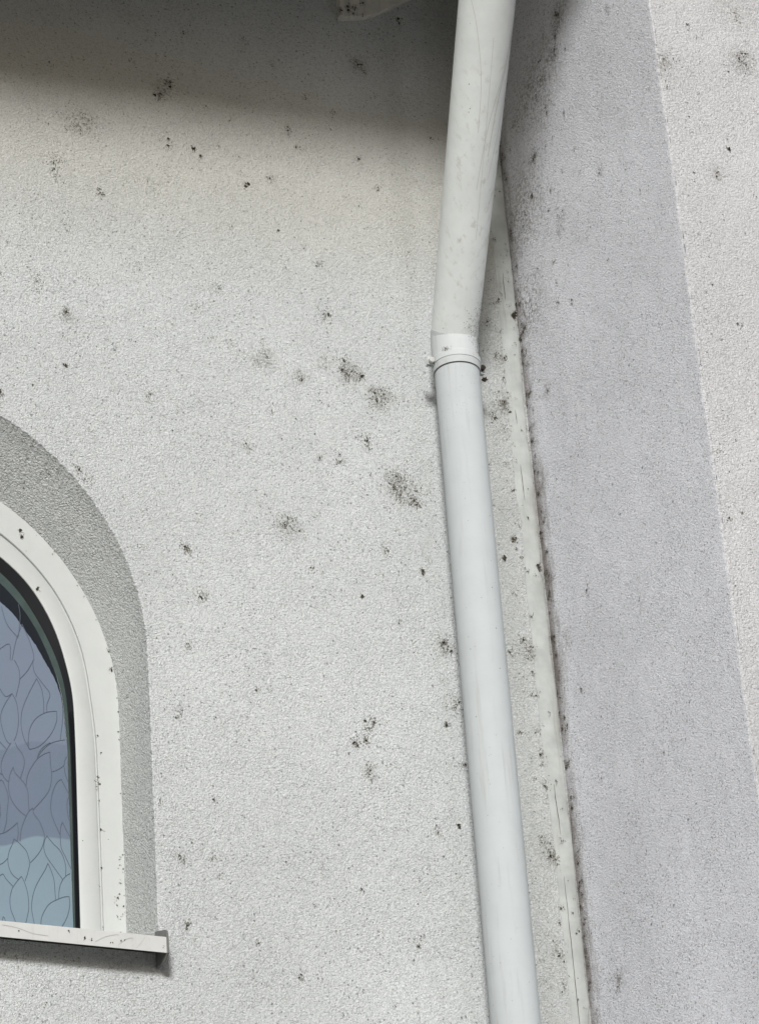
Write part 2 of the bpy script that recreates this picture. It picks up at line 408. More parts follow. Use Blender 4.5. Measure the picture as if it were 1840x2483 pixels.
DM = [(2.6886,6.1092,0.0168,2),(2.2187,5.9388,0.0147,2),(2.1877,5.8998,0.0126,2),(2.1254,5.9833,0.0084,1),(1.9359,5.924,0.0084,1),(2.2535,6.0924,0.0073,1),(2.467,6.0547,0.0063,1),(2.4019,6.1063,0.0084,1),(2.5478,5.981,0.0084,1),(2.6141,5.9478,0.0084,1),(2.8001,6.2641,0.0095,2),(2.0049,5.789,0.0357,1),(1.9496,5.6663,0.0189,1),(1.9385,5.6324,0.0158,1),(2.2046,5.7737,0.0147,1.2),(2.2675,5.7721,0.0052,2),(2.2819,5.7543,0.0042,2),(2.0423,5.6051,0.0084,1.5),(2.3867,5.7036,0.0063,2),(2.4544,5.7311,0.0189,1),(2.4996,5.8761,0.0126,1),(2.5241,5.8348,0.0084,1),(2.7099,5.7681,0.0105,1),(2.8589,5.9404,0.0105,1),(2.6694,5.8389,0.0063,1),(1.8901,5.3545,0.021,1.2),(1.9606,5.2734,0.021,1.2),(2.304,5.4101,0.0147,1),(2.2569,5.3558,0.0105,0.6),(2.5546,5.5216,0.0147,1),(2.5585,5.396,0.0147,1.4),(2.4577,5.5962,0.0042,1),(1.9538,5.1485,0.0042,2),(2.1399,5.1148,0.0073,1),(2.4059,5.2519,0.0252,1.1),(2.4866,5.2207,0.0147,1.2),(2.5944,5.2786,0.0147,1.5),(2.6112,5.2524,0.0273,2),(2.6339,5.2484,0.0084,2),(2.6735,5.2055,0.0273,1.9),(2.6374,5.0866,0.0136,1.5),(2.5665,5.0285,0.0189,1.2),(2.5182,5.0258,0.0084,1),(2.3565,5.0223,0.0126,1.2),(2.7098,5.01,0.0315,1.8),(2.7066,4.9697,0.0294,2.2),(2.7411,4.9529,0.0147,1),(2.4405,4.8421,0.0273,1.7),(2.2103,4.753,0.0168,1.6),(2.2359,4.6483,0.0189,1.3),(2.6558,4.8271,0.0158,1),(2.7435,4.7844,0.0063,2.5),(2.597,4.705,0.0042,2),(2.4872,4.7533,0.0073,1),(2.6747,4.6581,0.0073,0.8),(2.1749,4.3808,0.0189,1),(2.203,4.5334,0.0126,0.8),(2.5899,4.4068,0.0158,1.6),(2.5594,4.3677,0.0126,1.6),(2.5823,4.3727,0.0105,1.4),(2.5851,4.2991,0.021,1.3),(2.7803,4.6108,0.021,1.7),(2.7895,4.4731,0.0189,1.4),(2.7668,4.431,0.0063,2),(2.7988,4.34,0.0126,1.3),(2.1237,4.1849,0.0126,0.8),(2.1602,4.0646,0.0136,1.2),(2.2342,4.0708,0.0073,0.8),(2.2402,4.1988,0.0063,0.8),(2.7249,4.1856,0.0126,1),(2.7762,4.2036,0.0042,2.5),(2.6609,3.9426,0.0126,1.2),(2.546,4.0383,0.0052,1),(2.1707,3.9282,0.0073,1.5),(1.9812,3.8303,0.0073,2),(2.0592,3.8211,0.0084,1.5),(2.4052,3.8414,0.0063,1),(2.9811,5.511,0.0126,1.2),(2.9587,5.4574,0.0168,1.2),(2.9961,5.3673,0.0231,1.4),(2.9709,5.3685,0.0105,1),(2.9783,5.2439,0.0168,1.8),(3.0023,5.2209,0.0105,1.5),(2.9524,5.2095,0.0126,1.4),(2.9725,5.1836,0.0147,1),(2.9705,4.8998,0.0084,2.2),(2.9401,4.8497,0.0052,2.4),(2.9791,4.6338,0.0252,1.4),(2.9343,4.6219,0.0084,1.3),(2.8979,4.6385,0.0105,0.8),(2.9847,4.3927,0.0105,1.3),(2.9906,4.3251,0.0126,1.3),(2.9897,4.1646,0.0147,2.2),(2.9709,4.1881,0.0147,1),(3.0056,3.9697,0.0063,1),(2.9767,3.9441,0.0126,1),(2.9373,4.4342,0.0073,1),(2.9598,4.7688,0.0105,0.8),(1.8099,5.0592,0.0084,2),(1.9702,4.9053,0.0168,1),(1.9944,4.8791,0.0126,0.8),(2.0954,4.6165,0.0095,1),(2.8351,5.4147,0.0063,1.5),(2.829,5.3833,0.0063,1.5),(2.3275,5.2798,0.0084,0.6),(2.0641,5.2115,0.0063,0.6),(1.8668,4.909,0.0063,0.5),(2.3469,4.4551,0.0073,0.6),(2.4641,4.0766,0.0084,0.6),(2.3174,3.9069,0.0063,0.7),(1.9687,5.4937,0.0126,0.5),(2.123,5.4319,0.0095,0.5)]
DR = [(-0.1514,5.8201,0.0147,2),(-0.129,5.7335,0.0084,2),(-0.244,5.6019,0.0147,1),(-0.2249,5.5651,0.0095,0.8),(-0.4302,5.595,0.0095,1),(-0.191,5.4042,0.0095,1),(-0.25,5.3679,0.0073,1),(-0.0989,5.2328,0.0084,1.2),(-0.1753,4.6916,0.0126,1.1),(-0.38,4.5668,0.0073,0.7),(-0.1073,4.5038,0.0095,1.1),(-0.4024,4.2181,0.0073,0.9),(-0.126,3.8511,0.0147,1.2),(-0.1492,4.2701,0.0073,0.6),(-0.3368,6.0959,0.0168,2),(-0.3133,6.0609,0.0147,2),(-0.2954,6.0089,0.0147,1.6),(-0.237,5.8956,0.0084,1.5),(-0.5425,5.9566,0.0105,1),(-0.4661,4.0528,0.0084,0.6),(-0.4841,4.953,0.0084,0.5),(-0.3457,4.7882,0.0073,0.5)]
DO = [(3.0369,5.6953,0.021,1.4),(3.0348,5.6345,0.0147,1),(3.2512,5.742,0.021,1.6),(3.1459,5.4295,0.0126,1.3),(3.1829,5.4967,0.0042,2),(3.1456,5.0504,0.0084,1),(3.0311,4.5903,0.0126,0.8),(3.0355,4.7365,0.0084,1),(3.0869,4.6046,0.0073,0.7),(3.2524,5.8725,0.0147,0.8),(3.1292,5.8039,0.0105,0.7)]

# ------------------------------------------------------------------ ground
G = 400.0
ground = mesh_obj("ground", [(-G,-G,0),(G,-G,0),(G,G,0),(-G,G,0)], [(0,1,2,3)], M_ground)
tag(ground, kind='structure')

# ------------------------------------------------------------------ window outlines (x, z), right half, bottom to crown
CX = 1.551
def circ(cx, cz, r, a0, a1, n):
    return [(cx+r*math.cos(a0+(a1-a0)*k/n), cz+r*math.sin(a0+(a1-a0)*k/n)) for k in range(n+1)]
def resample(pts, n):
    L = [0.0]
    for a, b in zip(pts, pts[1:]): L.append(L[-1]+math.hypot(b[0]-a[0], b[1]-a[1]))
    out = []; j = 0
    for k in range(n+1):
        t = L[-1]*k/n
        while j < len(L)-2 and L[j+1] < t: j += 1
        f = (t-L[j])/max(1e-9, L[j+1]-L[j])
        out.append((pts[j][0]+(pts[j+1][0]-pts[j][0])*f, pts[j][1]+(pts[j+1][1]-pts[j][1])*f))
    return out
def smooth(pts, it):
    for _ in range(it):
        pts = [pts[0]] + [((a[0]+2*b[0]+c[0])/4, (a[1]+2*b[1]+c[1])/4) for a, b, c in zip(pts, pts[1:], pts[2:])] + [pts[-1]]
    return pts
ZB = 3.89
def traced(jamb, arc, cx, cz, r, it=60):
    """jamb points bottom-up, arc points upwards, then a circle to the crown"""
    p = [(jamb[0][0], ZB)] + jamb + arc
    a0 = math.atan2(p[-1][1]-cz, p[-1][0]-cx)
    p = p + circ(cx, cz, r, a0+0.08, math.pi/2, 14) + [(CX, cz+r+0.001)]
    return smooth(resample(p, 200), it)
NS = 200
c_open = smooth(resample([(2.1138, 3.862), (2.1138, 4.45)] + circ(CX, 4.506, 0.5618, 0.02, math.pi/2, 60), NS), 6)
c_out = smooth(resample([(2.0975, 3.862), (2.0958, 4.40)] + circ(1.576, 4.431, 0.5195, 0.02, math.pi/2, 60) + [(CX, 4.9510)], NS), 12)
c_gro = traced([(2.0523,3.9537),(2.0505,4.2138),(2.0480,4.3756)], [(2.0294,4.5388),(2.0246,4.5574),(2.0122,4.5983),(1.9969,4.6361),(1.9763,4.6762),(1.9555,4.7076),(1.9292,4.7383),(1.9028,4.7661),(1.8764,4.7881),(1.8499,4.8072)], 1.6198, 4.4601, 0.4165)
def inset(c, d):
    out = []
    for i, p in enumerate(c):
        a = c[max(0, i-1)]; b = c[min(len(c)-1, i+1)]
        tx, tz = b[0]-a[0], b[1]-a[1]; l = math.hypot(tx, tz)
        out.append((p[0]-tz/l*d, p[1]+tx/l*d))
    return out
c_gri = inset(c_gro, 0.0062)
c_sas = traced([(2.0046,3.9535),(2.0042,4.2084),(2.0041,4.3373),(2.0012,4.4683)], [(1.9853,4.5326),(1.9768,4.5704),(1.9642,4.6056),(1.9488,4.6376),(1.9281,4.6746),(1.9019,4.708),(1.8756,4.7328),(1.8492,4.7518)], 1.6582, 4.4836, 0.3302)
c_blk = traced([(1.9989,3.9634),(1.9981,4.2142),(1.9973,4.3432),(1.9915,4.474)], [(1.9754,4.5384),(1.9453,4.6045),(1.9064,4.6703),(1.8802,4.7037),(1.8538,4.7227)], 1.6102, 4.4355, 0.3780)
c_grn = traced([(1.9947,3.9634),(1.9929,4.214),(1.9921,4.343),(1.9824,4.4733)], [(1.9603,4.5368),(1.9323,4.6031),(1.8933,4.6602),(1.8539,4.7002)], 1.6229, 4.4335, 0.3528)
c_flm = traced([(1.9947,3.9634),(1.993,4.0874),(1.9920,4.2139),(1.9910,4.3429),(1.9833,4.4403),(1.9761,4.4724),(1.9672,4.4978),(1.955,4.5194)], [(1.9418,4.5421),(1.929,4.5657),(1.916,4.5837),(1.9004,4.6041),(1.8874,4.625),(1.8691,4.6423),(1.8534,4.6542)], 1.6565, 4.412, 0.3126, 6)
def both(c):    # full outline: right jamb up, over the crown, down the left jamb
    return c + [(2*CX-x, z) for x, z in c[-2::-1]]

# ------------------------------------------------------------------ main wall with the arched opening
wall = empty("rendered_wall", (1.5, 0.0, 0.0))
tag(wall, "large off-white roughcast wall spotted with dark mildew, holding the arched window and downpipe", "wall")
TOP = 7.2
XL, XR = -2.6, 3.036
mb = MB()
O = both(resample(c_open, 900))
R_ = random.Random(4)
prof = [(0.0032, 0.0), (0.0018, 0.0003), (0.0008, 0.0010), (0.0002, 0.0021), (0.0, 0.0036), (None, 0.045), (None, 0.09), (None, 0.142)]
# jitter keeps the arris slightly ragged like hand-finished render
Oi = both(resample(c_out, 900))
def nrm(c, i):
    a = c[max(0, i-1)]; b = c[min(len(c)-1, i+1)]
    tx, tz = b[0]-a[0], b[1]-a[1]; l = math.hypot(tx, tz); return (tz/l, -tx/l)
rings = []
for j, (off, y) in enumerate(prof):
    rg = []
    for i, (x, z) in enumerate(O):
        nx, nz = nrm(O, i)
        if off is None:
            t = min(1.0, y/0.13); xi, zi = Oi[i]
            px, pz = x*(1-t)+xi*t, z*(1-t)+zi*t
            q = 0.0008*noise.noise(Vector((x*40, z*40, y*40)))
            rg.append((px+nx*q, y, pz+nz*q))
        else:
            q = (0.0012*noise.noise(Vector((x*85, z*85, 3.1))) + 0.0020*noise.noise(Vector((x*210, z*210, 7.7)))) if 1 < j < 5 else 0.0
            rg.append((x+nx*(off+q), y + (0.0008*noise.noise(Vector((x*150, z*150, 1.3))) if 0 < j < 4 else 0), z+nz*(off+q)))
    rings.append(rg)
n = len(O)
b0 = len(mb.v)
for rg in rings: mb.v += rg
for j in range(len(rings)-1):
    for i in range(n-1):
        mb.f.append((b0+j*n+i, b0+j*n+i+1, b0+(j+1)*n+i+1, b0+(j+1)*n+i)); mb.m.append(3 if j > 2 else 0)
# flat field round the opening: columns up from the outline, then side and lower fields
E0 = rings[0]; half = n//2
xr = E0[0][0]; xl = E0[-1][0]; zb = E0[0][2]
zt = TOP
spring = next(i for i in range(half) if E0[i][0] < max(p[0] for p in E0)-1e-4 and E0[i][2] > 4.4)
b1 = len(mb.v)
for i in range(half+1): mb.v.append((3.0, 0.0, E0[i][2]))           # stitch to a vertical line right of the opening
for i in range(half+1): mb.v.append((0.1, 0.0, E0[n-1-i][2]))
for i in range(half):
    mb.f.append((b0+i, b1+i, b1+i+1, b0+i+1)); mb.m.append(0)
    k = n-1-i
    mb.f.append((b0+k, b0+k-1, b1+half+1+i+1, b1+half+1+i)); mb.m.append(0)
zc = E0[half][2]
mb.add([(0.1,0,zc),(3.0,0,zc),(3.0,0,zt),(0.1,0,zt)], [(0,1,2,3)])
mb.add([(0.1,0,0),(3.0,0,0),(3.0,0,zb),(xr,0,zb),(xl,0,zb),(0.1,0,zb)], [(0,1,2,3,4,5)])
mb.add([(3.0,0,0),(XR,0,0),(XR,0,zt),(3.0,0,zt)], [(0,1,2,3)])
mb.add([(XL,0,0),(0.1,0,0),(0.1,0,zt),(XL,0,zt)], [(0,1,2,3)])
mb.add([(xl,0,zb),(xr,0,zb),(xr,0.142,zb),(xl,0.142,zb)], [(0,1,2,3)])
# thickness, back face and closed edges of the wall
mb.add([(XL,0,0),(XL,0.36,0),(XL,0.36,zt),(XL,0,zt)], [(0,3,2,1)])
mb.add([(XL,0.36,0),(3.4,0.36,0),(3.4,0.36,zt),(XL,0.36,zt)], [(0,1,2,3)])
mb.add([(XL,0,zt),(3.4,0,zt),(3.4,0.36,zt),(XL,0.36,zt)], [(0,1,2,3)])
def clip_main(u, v):
    if abs(u-CX) < 0.572 and v < 4.52 and v > 3.8: return False
    if (u-CX)**2+(v-4.506)**2 < 0.572**2: return False
    return 3.2 < v < 7.0 and u < 3.03
rr = random.Random(11)
extra = []
for k in range(200):
    u = rr.uniform(1.7, 3.0); v = rr.uniform(3.6, 6.6)
    extra.append((u, v, rr.uniform(0.002, 0.009), rr.uniform(0.1, 0.45)))
for k in range(40):      # grime collecting beside the seal strip and pipe
    extra.append((rr.gauss(2.985, 0.012), rr.uniform(3.7, 5.9), rr.uniform(0.004, 0.010), rr.uniform(0.3, 0.9)))
flakes(mb, DM + extra, lambda u, v, h: (u, -h, v), 21, clip=clip_main)
wall_face = mb.build("wall_render", [M_main, M_speck, M_speck2, M_reveal])
sub(wall, wall_face)
# soft shading on the rounded arris only
sm = [False]*len(wall_face.data.polygons)
for i in range((len(rings)-1)*(n-1)): sm[i] = i//(n-1) > 3
wall_face.data.polygons.foreach_set('use_smooth', sm)

# seal strip down the inner corner: hand-trowelled, ragged edges, hairline crack
SR = [(3.0371,6.60),(3.0371,6.0425),(3.0344,5.9583),(3.0345,5.8803),(3.0337,5.8169),(3.0317,5.763),(3.0345,5.7337),(3.0334,5.6827),(3.0343,5.6372),(3.0346,5.5873),(3.0333,5.5307),(3.0336,5.4993),(3.0190,5.4835),(3.0293,5.4695),(3.0322,5.4456),(3.0317,5.4067),(3.0304,5.3563),(3.0302,5.3169),(3.0286,5.2515),(3.0283,5.1997),(3.0269,5.1609),(3.0300,5.1358),(3.0307,5.1228),(3.0304,5.0798),(3.0315,5.0232),(3.0309,4.964),(3.0303,4.8913),(3.0290,4.852),(3.0190,4.8365),(3.0309,4.8058),(3.0301,4.7591),(3.0308,4.6887),(3.0294,4.624),(3.0319,4.5843),(3.033,4.5314),(3.032,4.43),(3.0315,4.3265),(3.0312,4.2697),(3.0338,4.2137),(3.0337,4.1468),(3.0314,4.061),(3.0325,3.993),(3.0322,3.9389),(3.0319,3.8986),(3.033,3.8375),(3.0289,3.8159),(3.0278,3.7984),(3.031,3.5),(3.031,0.02)]
SL = [(3.008,6.60),(3.0064,5.8341),(3.0039,5.7408),(3.0059,5.6952),(3.0057,5.6494),(3.0043,5.5901),(3.0042,5.5248),(3.0028,5.4835),(3.0038,5.3907),(3.0009,5.2853),(3.0006,5.1819),(2.9996,5.0888),(2.9985,5.0092),(3.0044,4.9596),(3.0044,4.8788),(2.9999,4.7546),(3.0023,4.6737),(2.9992,4.54),(3.0019,4.3229),(3.0031,4.2664),(3.0045,4.1826),(3.0029,4.1157),(3.0035,4.0554),(3.0035,3.9766),(3.0036,3.9254),(3.0031,3.8693),(3.0035,3.7963),(3.003,3.5),(3.003,0.02)]
def at_z(P, z):
    for a, b in zip(P, P[1:]):
        if a[1] >= z >= b[1]:
            return a[0]+(b[0]-a[0])*(a[1]-z)/max(1e-9, a[1]-b[1])
    return P[-1][0]
zs = [6.6 - 0.004*k for k in range(int((6.6-3.5)/0.004))] + [3.3, 2.5, 1.5, 0.5, 0.02]
mb = MB(); rows = []
for z in zs:
    q = 0.0011*noise.noise(Vector((1, 2, z*55)))+0.0007*noise.noise(Vector((4, 2, z*170)))
    q2 = 0.0012*noise.noise(Vector((9, 2, z*35)))
    l = at_z(SL, z)+q2; r = at_z(SR, z)+q
    t = 0.0048+0.0012*noise.noise(Vector((5, 5, z*12)))
    rows.append([(l-0.012, -0.0006, z), (l-0.002, -0.0016, z), (l, -t*0.72, z), ((l+r)/2, -t, z), (r-0.0022, -t, z), (r-0.0003, -t*0.8, z), (r, -t*0.45, z), (r, 0.0, z)])
w = len(rows[0])
for rw in rows: mb.v += rw
for j in range(len(rows)-1):
    for i in range(w-1):
        mb.f.append((j*w+i, j*w+i+1, (j+1)*w+i+1, (j+1)*w+i)); mb.m.append(0)
# crack as thin dark channels
for cr in ([(3.0013,4.3224),(3.0012,4.294),(3.0026,4.2659),(3.0039,4.2379),(3.0040,4.2085)],
           [(3.0023,4.1153),(3.0019,4.085),(3.003,4.0549),(3.0025,4.0167),(3.003,3.9761),(3.0031,3.925),(3.0026,3.8688),(3.003,3.8344),(3.003,3.7959),(3.003,3.70)],
           [(3.0063,5.5944),(3.0049,5.5693),(3.0052,5.5401),(3.0056,5.5221)], [(3.001,5.23),(3.002,5.21),(3.0025,5.195)], [(3.0,5.09),(3.001,5.05),(3.0015,5.0)]):
    pts = []
    cr2 = resample(cr, 24)
    for k, (x, z) in enumerate(cr2):
        ww = 0.00065*(0.35+0.65*math.sin(math.pi*min(1, (k+1)/(len(cr2)))))*(0.8+0.5*noise.noise(Vector((z*90, 1, 1))))
        xx = x+0.0022+0.0006*noise.noise(Vector((z*60, 3, 1)))
        pts += [(xx-ww, -0.0066, z), (xx+ww, -0.0067, z)]
    mb.add(pts, [(2*k, 2*k+1, 2*k+3, 2*k+2) for k in range(len(cr2)-1)], 1)
rr = random.Random(5)
flakes(mb, [(rr.uniform(3.006, 3.028), rr.uniform(3.7, 6.0), rr.uniform(0.002, 0.006), rr.uniform(0.2, 0.6)) for k in range(46)] + [(3.027, 5.487, 0.006, 3), (3.022, 4.838, 0.006, 2.5)],
       lambda u, v, h: (u, -0.0060-h, v), 3)
strip = mb.build("seal_strip", [M_strip, M_speck, M_speck2])
strip['label'] = "smooth trowelled strip with a hairline crack along the inner corner"
for p in strip.data.polygons: p.use_smooth = p.material_index == 0
sub(wall, strip)

# ------------------------------------------------------------------ projecting wall on the right
YF = -0.714
pw = empty("projecting_wall", (3.4, -0.35, 0.0))
tag(pw, "pale lavender rendered wall projecting forward at right of the downpipe, lit front edge", "wall")
def zlist():
    return [0.0, 1.5, 3.0, 3.4] + [3.4+0.006*k for k in range(1, 460)] + [6.4, 6.9, TOP]
ZL = zlist()
mb = MB(); rows = []
ra = 0.006
for z in ZL:
    w1 = 0.0020*noise.noise(Vector((3, 1, z*11))) + 0.0020*noise.noise(Vector((7, 2, z*75))) + 0.0016*noise.noise(Vector((2, 9, z*210)))
    w2 = 0.0014*noise.noise(Vector((13, 1, z*90)))
    rows.append([(3.036, YF+ra, z), (3.0366+w2, YF+0.0012+w1, z), (3.036+ra+w1, YF, z)])
for rw in rows: mb.v += rw
for j in range(len(rows)-1):
    for i in range(2):
        mb.f.append((j*3+i, j*3+i+1, (j+1)*3+i+1, (j+1)*3+i)); mb.m.append(i)
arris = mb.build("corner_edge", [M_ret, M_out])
sub(pw, arris)
mb = MB()
mb.add([(3.036, 0.3, 0), (3.036, YF+ra, 0), (3.036, YF+ra, TOP), (3.036, 0.3, TOP)], [(0, 1, 2, 3)])
rr = random.Random(8)
ex = [(-rr.uniform(0.03, 0.69), rr.uniform(3.6, 6.3), rr.uniform(0.002, 0.006), rr.uniform(0.2, 0.6)) for k in range(110)]
ex += [(-abs(rr.gauss(0.012, 0.010))-0.004, rr.uniform(3.7, 6.2), rr.uniform(0.004, 0.011), rr.uniform(0.5, 1.4)) for k in range(150)]
ex += [(-rr.uniform(0.08, 0.36), rr.uniform(5.4, 6.2), rr.uniform(0.004, 0.009), rr.uniform(0.5, 1.2)) for k in range(25)]
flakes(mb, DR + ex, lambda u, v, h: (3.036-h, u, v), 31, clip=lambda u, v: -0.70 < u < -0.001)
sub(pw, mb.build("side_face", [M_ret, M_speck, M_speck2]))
mb = MB()
mb.add([(3.036+ra, YF, 0), (6.5, YF, 0), (6.5, YF, TOP), (3.036+ra, YF, TOP)], [(0, 1, 2, 3)])
mb.add([(6.5, YF, 0), (6.5, 0.3, 0), (6.5, 0.3, TOP), (6.5, YF, TOP)], [(0, 1, 2, 3)])
mb.add([(3.036, YF+ra, TOP), (6.5, YF, TOP), (6.5, 0.3, TOP), (3.036, 0.3, TOP)], [(0, 1, 2, 3)])
ex = [(rr.uniform(3.05, 3.35), rr.uniform(3.6, 6.3), rr.uniform(0.002, 0.006), rr.uniform(0.2, 0.6)) for k in range(40)]
flakes(mb, [(max(u, 3.052), v, s, i) for u, v, s, i in DO] + ex, lambda u, v, h: (u, YF-h, v), 41, clip=lambda u, v: u > 3.049)
sub(pw, mb.build("front_face", [M_out, M_speck, M_speck2]))

# ------------------------------------------------------------------ arched window
win = empty("arched_window", (CX, 0.13, 3.89))
tag(win, "round-headed white framed window with leaf-pattern frosted glass and metal sill, at lower left", "window")
def loft(mbb, curves, mi=0):
    """curves: list of (outline, y) with the same number of points"""
    b = len(mbb.v); n = len(curves[0][0])
    for c, y in curves:
        mbb.v += [(x, y, z) for x, z in c]
    for j in range(len(curves)-1):
        for i in range(n-1):
            mbb.f.append((b+j*n+i, b+j*n+i+1, b+(j+1)*n+i+1, b+(j+1)*n+i)); mbb.m.append(mi)
F = both
mb = MB()
loft(mb, [(F(inset(c_out, -0.010)), 0.1300), (F(inset(c_gro, -0.0012)), 0.1300), (F(c_gro), 0.1312), (F(c_gro), 0.137), (F(c_gri), 0.137)])
# foot of the frame, behind the sill
mb.box((2*CX-2.1, 0.1305, 3.86), (2.1, 0.18, 3.935))
FD = [(1.8940,4.8163,0.004,2),(1.8988,4.8030,0.003,2),(1.9294,4.6872,0.003,3),(2.0768,4.5677,0.005,1),(2.0825,4.5246,0.004,1.6),(2.0995,4.4327,0.005,1.6),(2.1093,4.3399,0.005,1.2),(2.0574,4.3354,0.0040,0.35),(2.0466,4.2596,0.0040,0.35),(2.0894,4.1083,0.0040,0.35),(2.1054,4.1247,0.0040,0.35),(2.1001,4.0509,0.0040,0.35),(2.0939,4.0067,0.0040,0.35),(2.0751,4.0144,0.0040,0.35),(2.0992,3.9928,0.0040,0.35),(2.0802,4.0246,0.0040,0.35),(2.0454,4.0432,0.0040,0.35)]
rr = random.Random(19)
edge = [p for p in c_out if p[1] > 3.9]
for k in range(16):
    p = rr.choice(edge); FD.append((p[0]-0.0015, p[1], rr.uniform(0.001, 0.003), rr.uniform(0.1, 0.35)))
for k in range(14): FD.append((2.088+rr.gauss(0, 0.008), rr.uniform(3.93, 4.12), rr.uniform(0.001, 0.004), rr.uniform(0.2, 0.6)))
for k in range(9): FD.append((2.050+rr.gauss(0, 0.0015), rr.uniform(3.93, 4.4), rr.uniform(0.001, 0.003), rr.uniform(0.4, 1.0)))
nflat = len(mb.f)
flakes(mb, FD, lambda u, v, h: (u, 0.1300-h, v), 23, clip=lambda u, v: 1.7 < u < 2.0965)
o = mb.build("frame", [M_frame, M_speck, M_speck2]); autosmooth(o, 40); sub(win, o)
c_gs = inset(c_gri, 0.0012)
mb = MB()
c_lip = inset(c_sas, 0.0016)
loft(mb, [(F(c_gri), 0.1375), (F(c_gri), 0.1308), (F(c_gs), 0.1298), (F(inset(c_sas, -0.0015)), 0.1298), (F(c_sas), 0.1305), (F(inset(c_sas, 0.0003)), 0.1330)])
o = mb.build("sash", M_frame); autosmooth(o, 40); sub(win, o)
mb = MB()
loft(mb, [(F(inset(c_sas, -0.001)), 0.1335), (F(inset(c_sas, 0.0004)), 0.1338), (F(inset(c_blk, -0.0020)), 0.1448), (F(c_blk), 0.1452), (F(inset(c_blk, 0.0004)), 0.1475)])
o = mb.build("gasket", M_gasket); autosmooth(o, 50); sub(win, o)
mb = MB()
loft(mb, [(F(inset(c_blk, -0.002)), 0.1458), (F(c_grn), 0.1458), (F(c_grn), 0.1470)])
o = mb.build("glass_edge_band", M_green); sub(win, o)
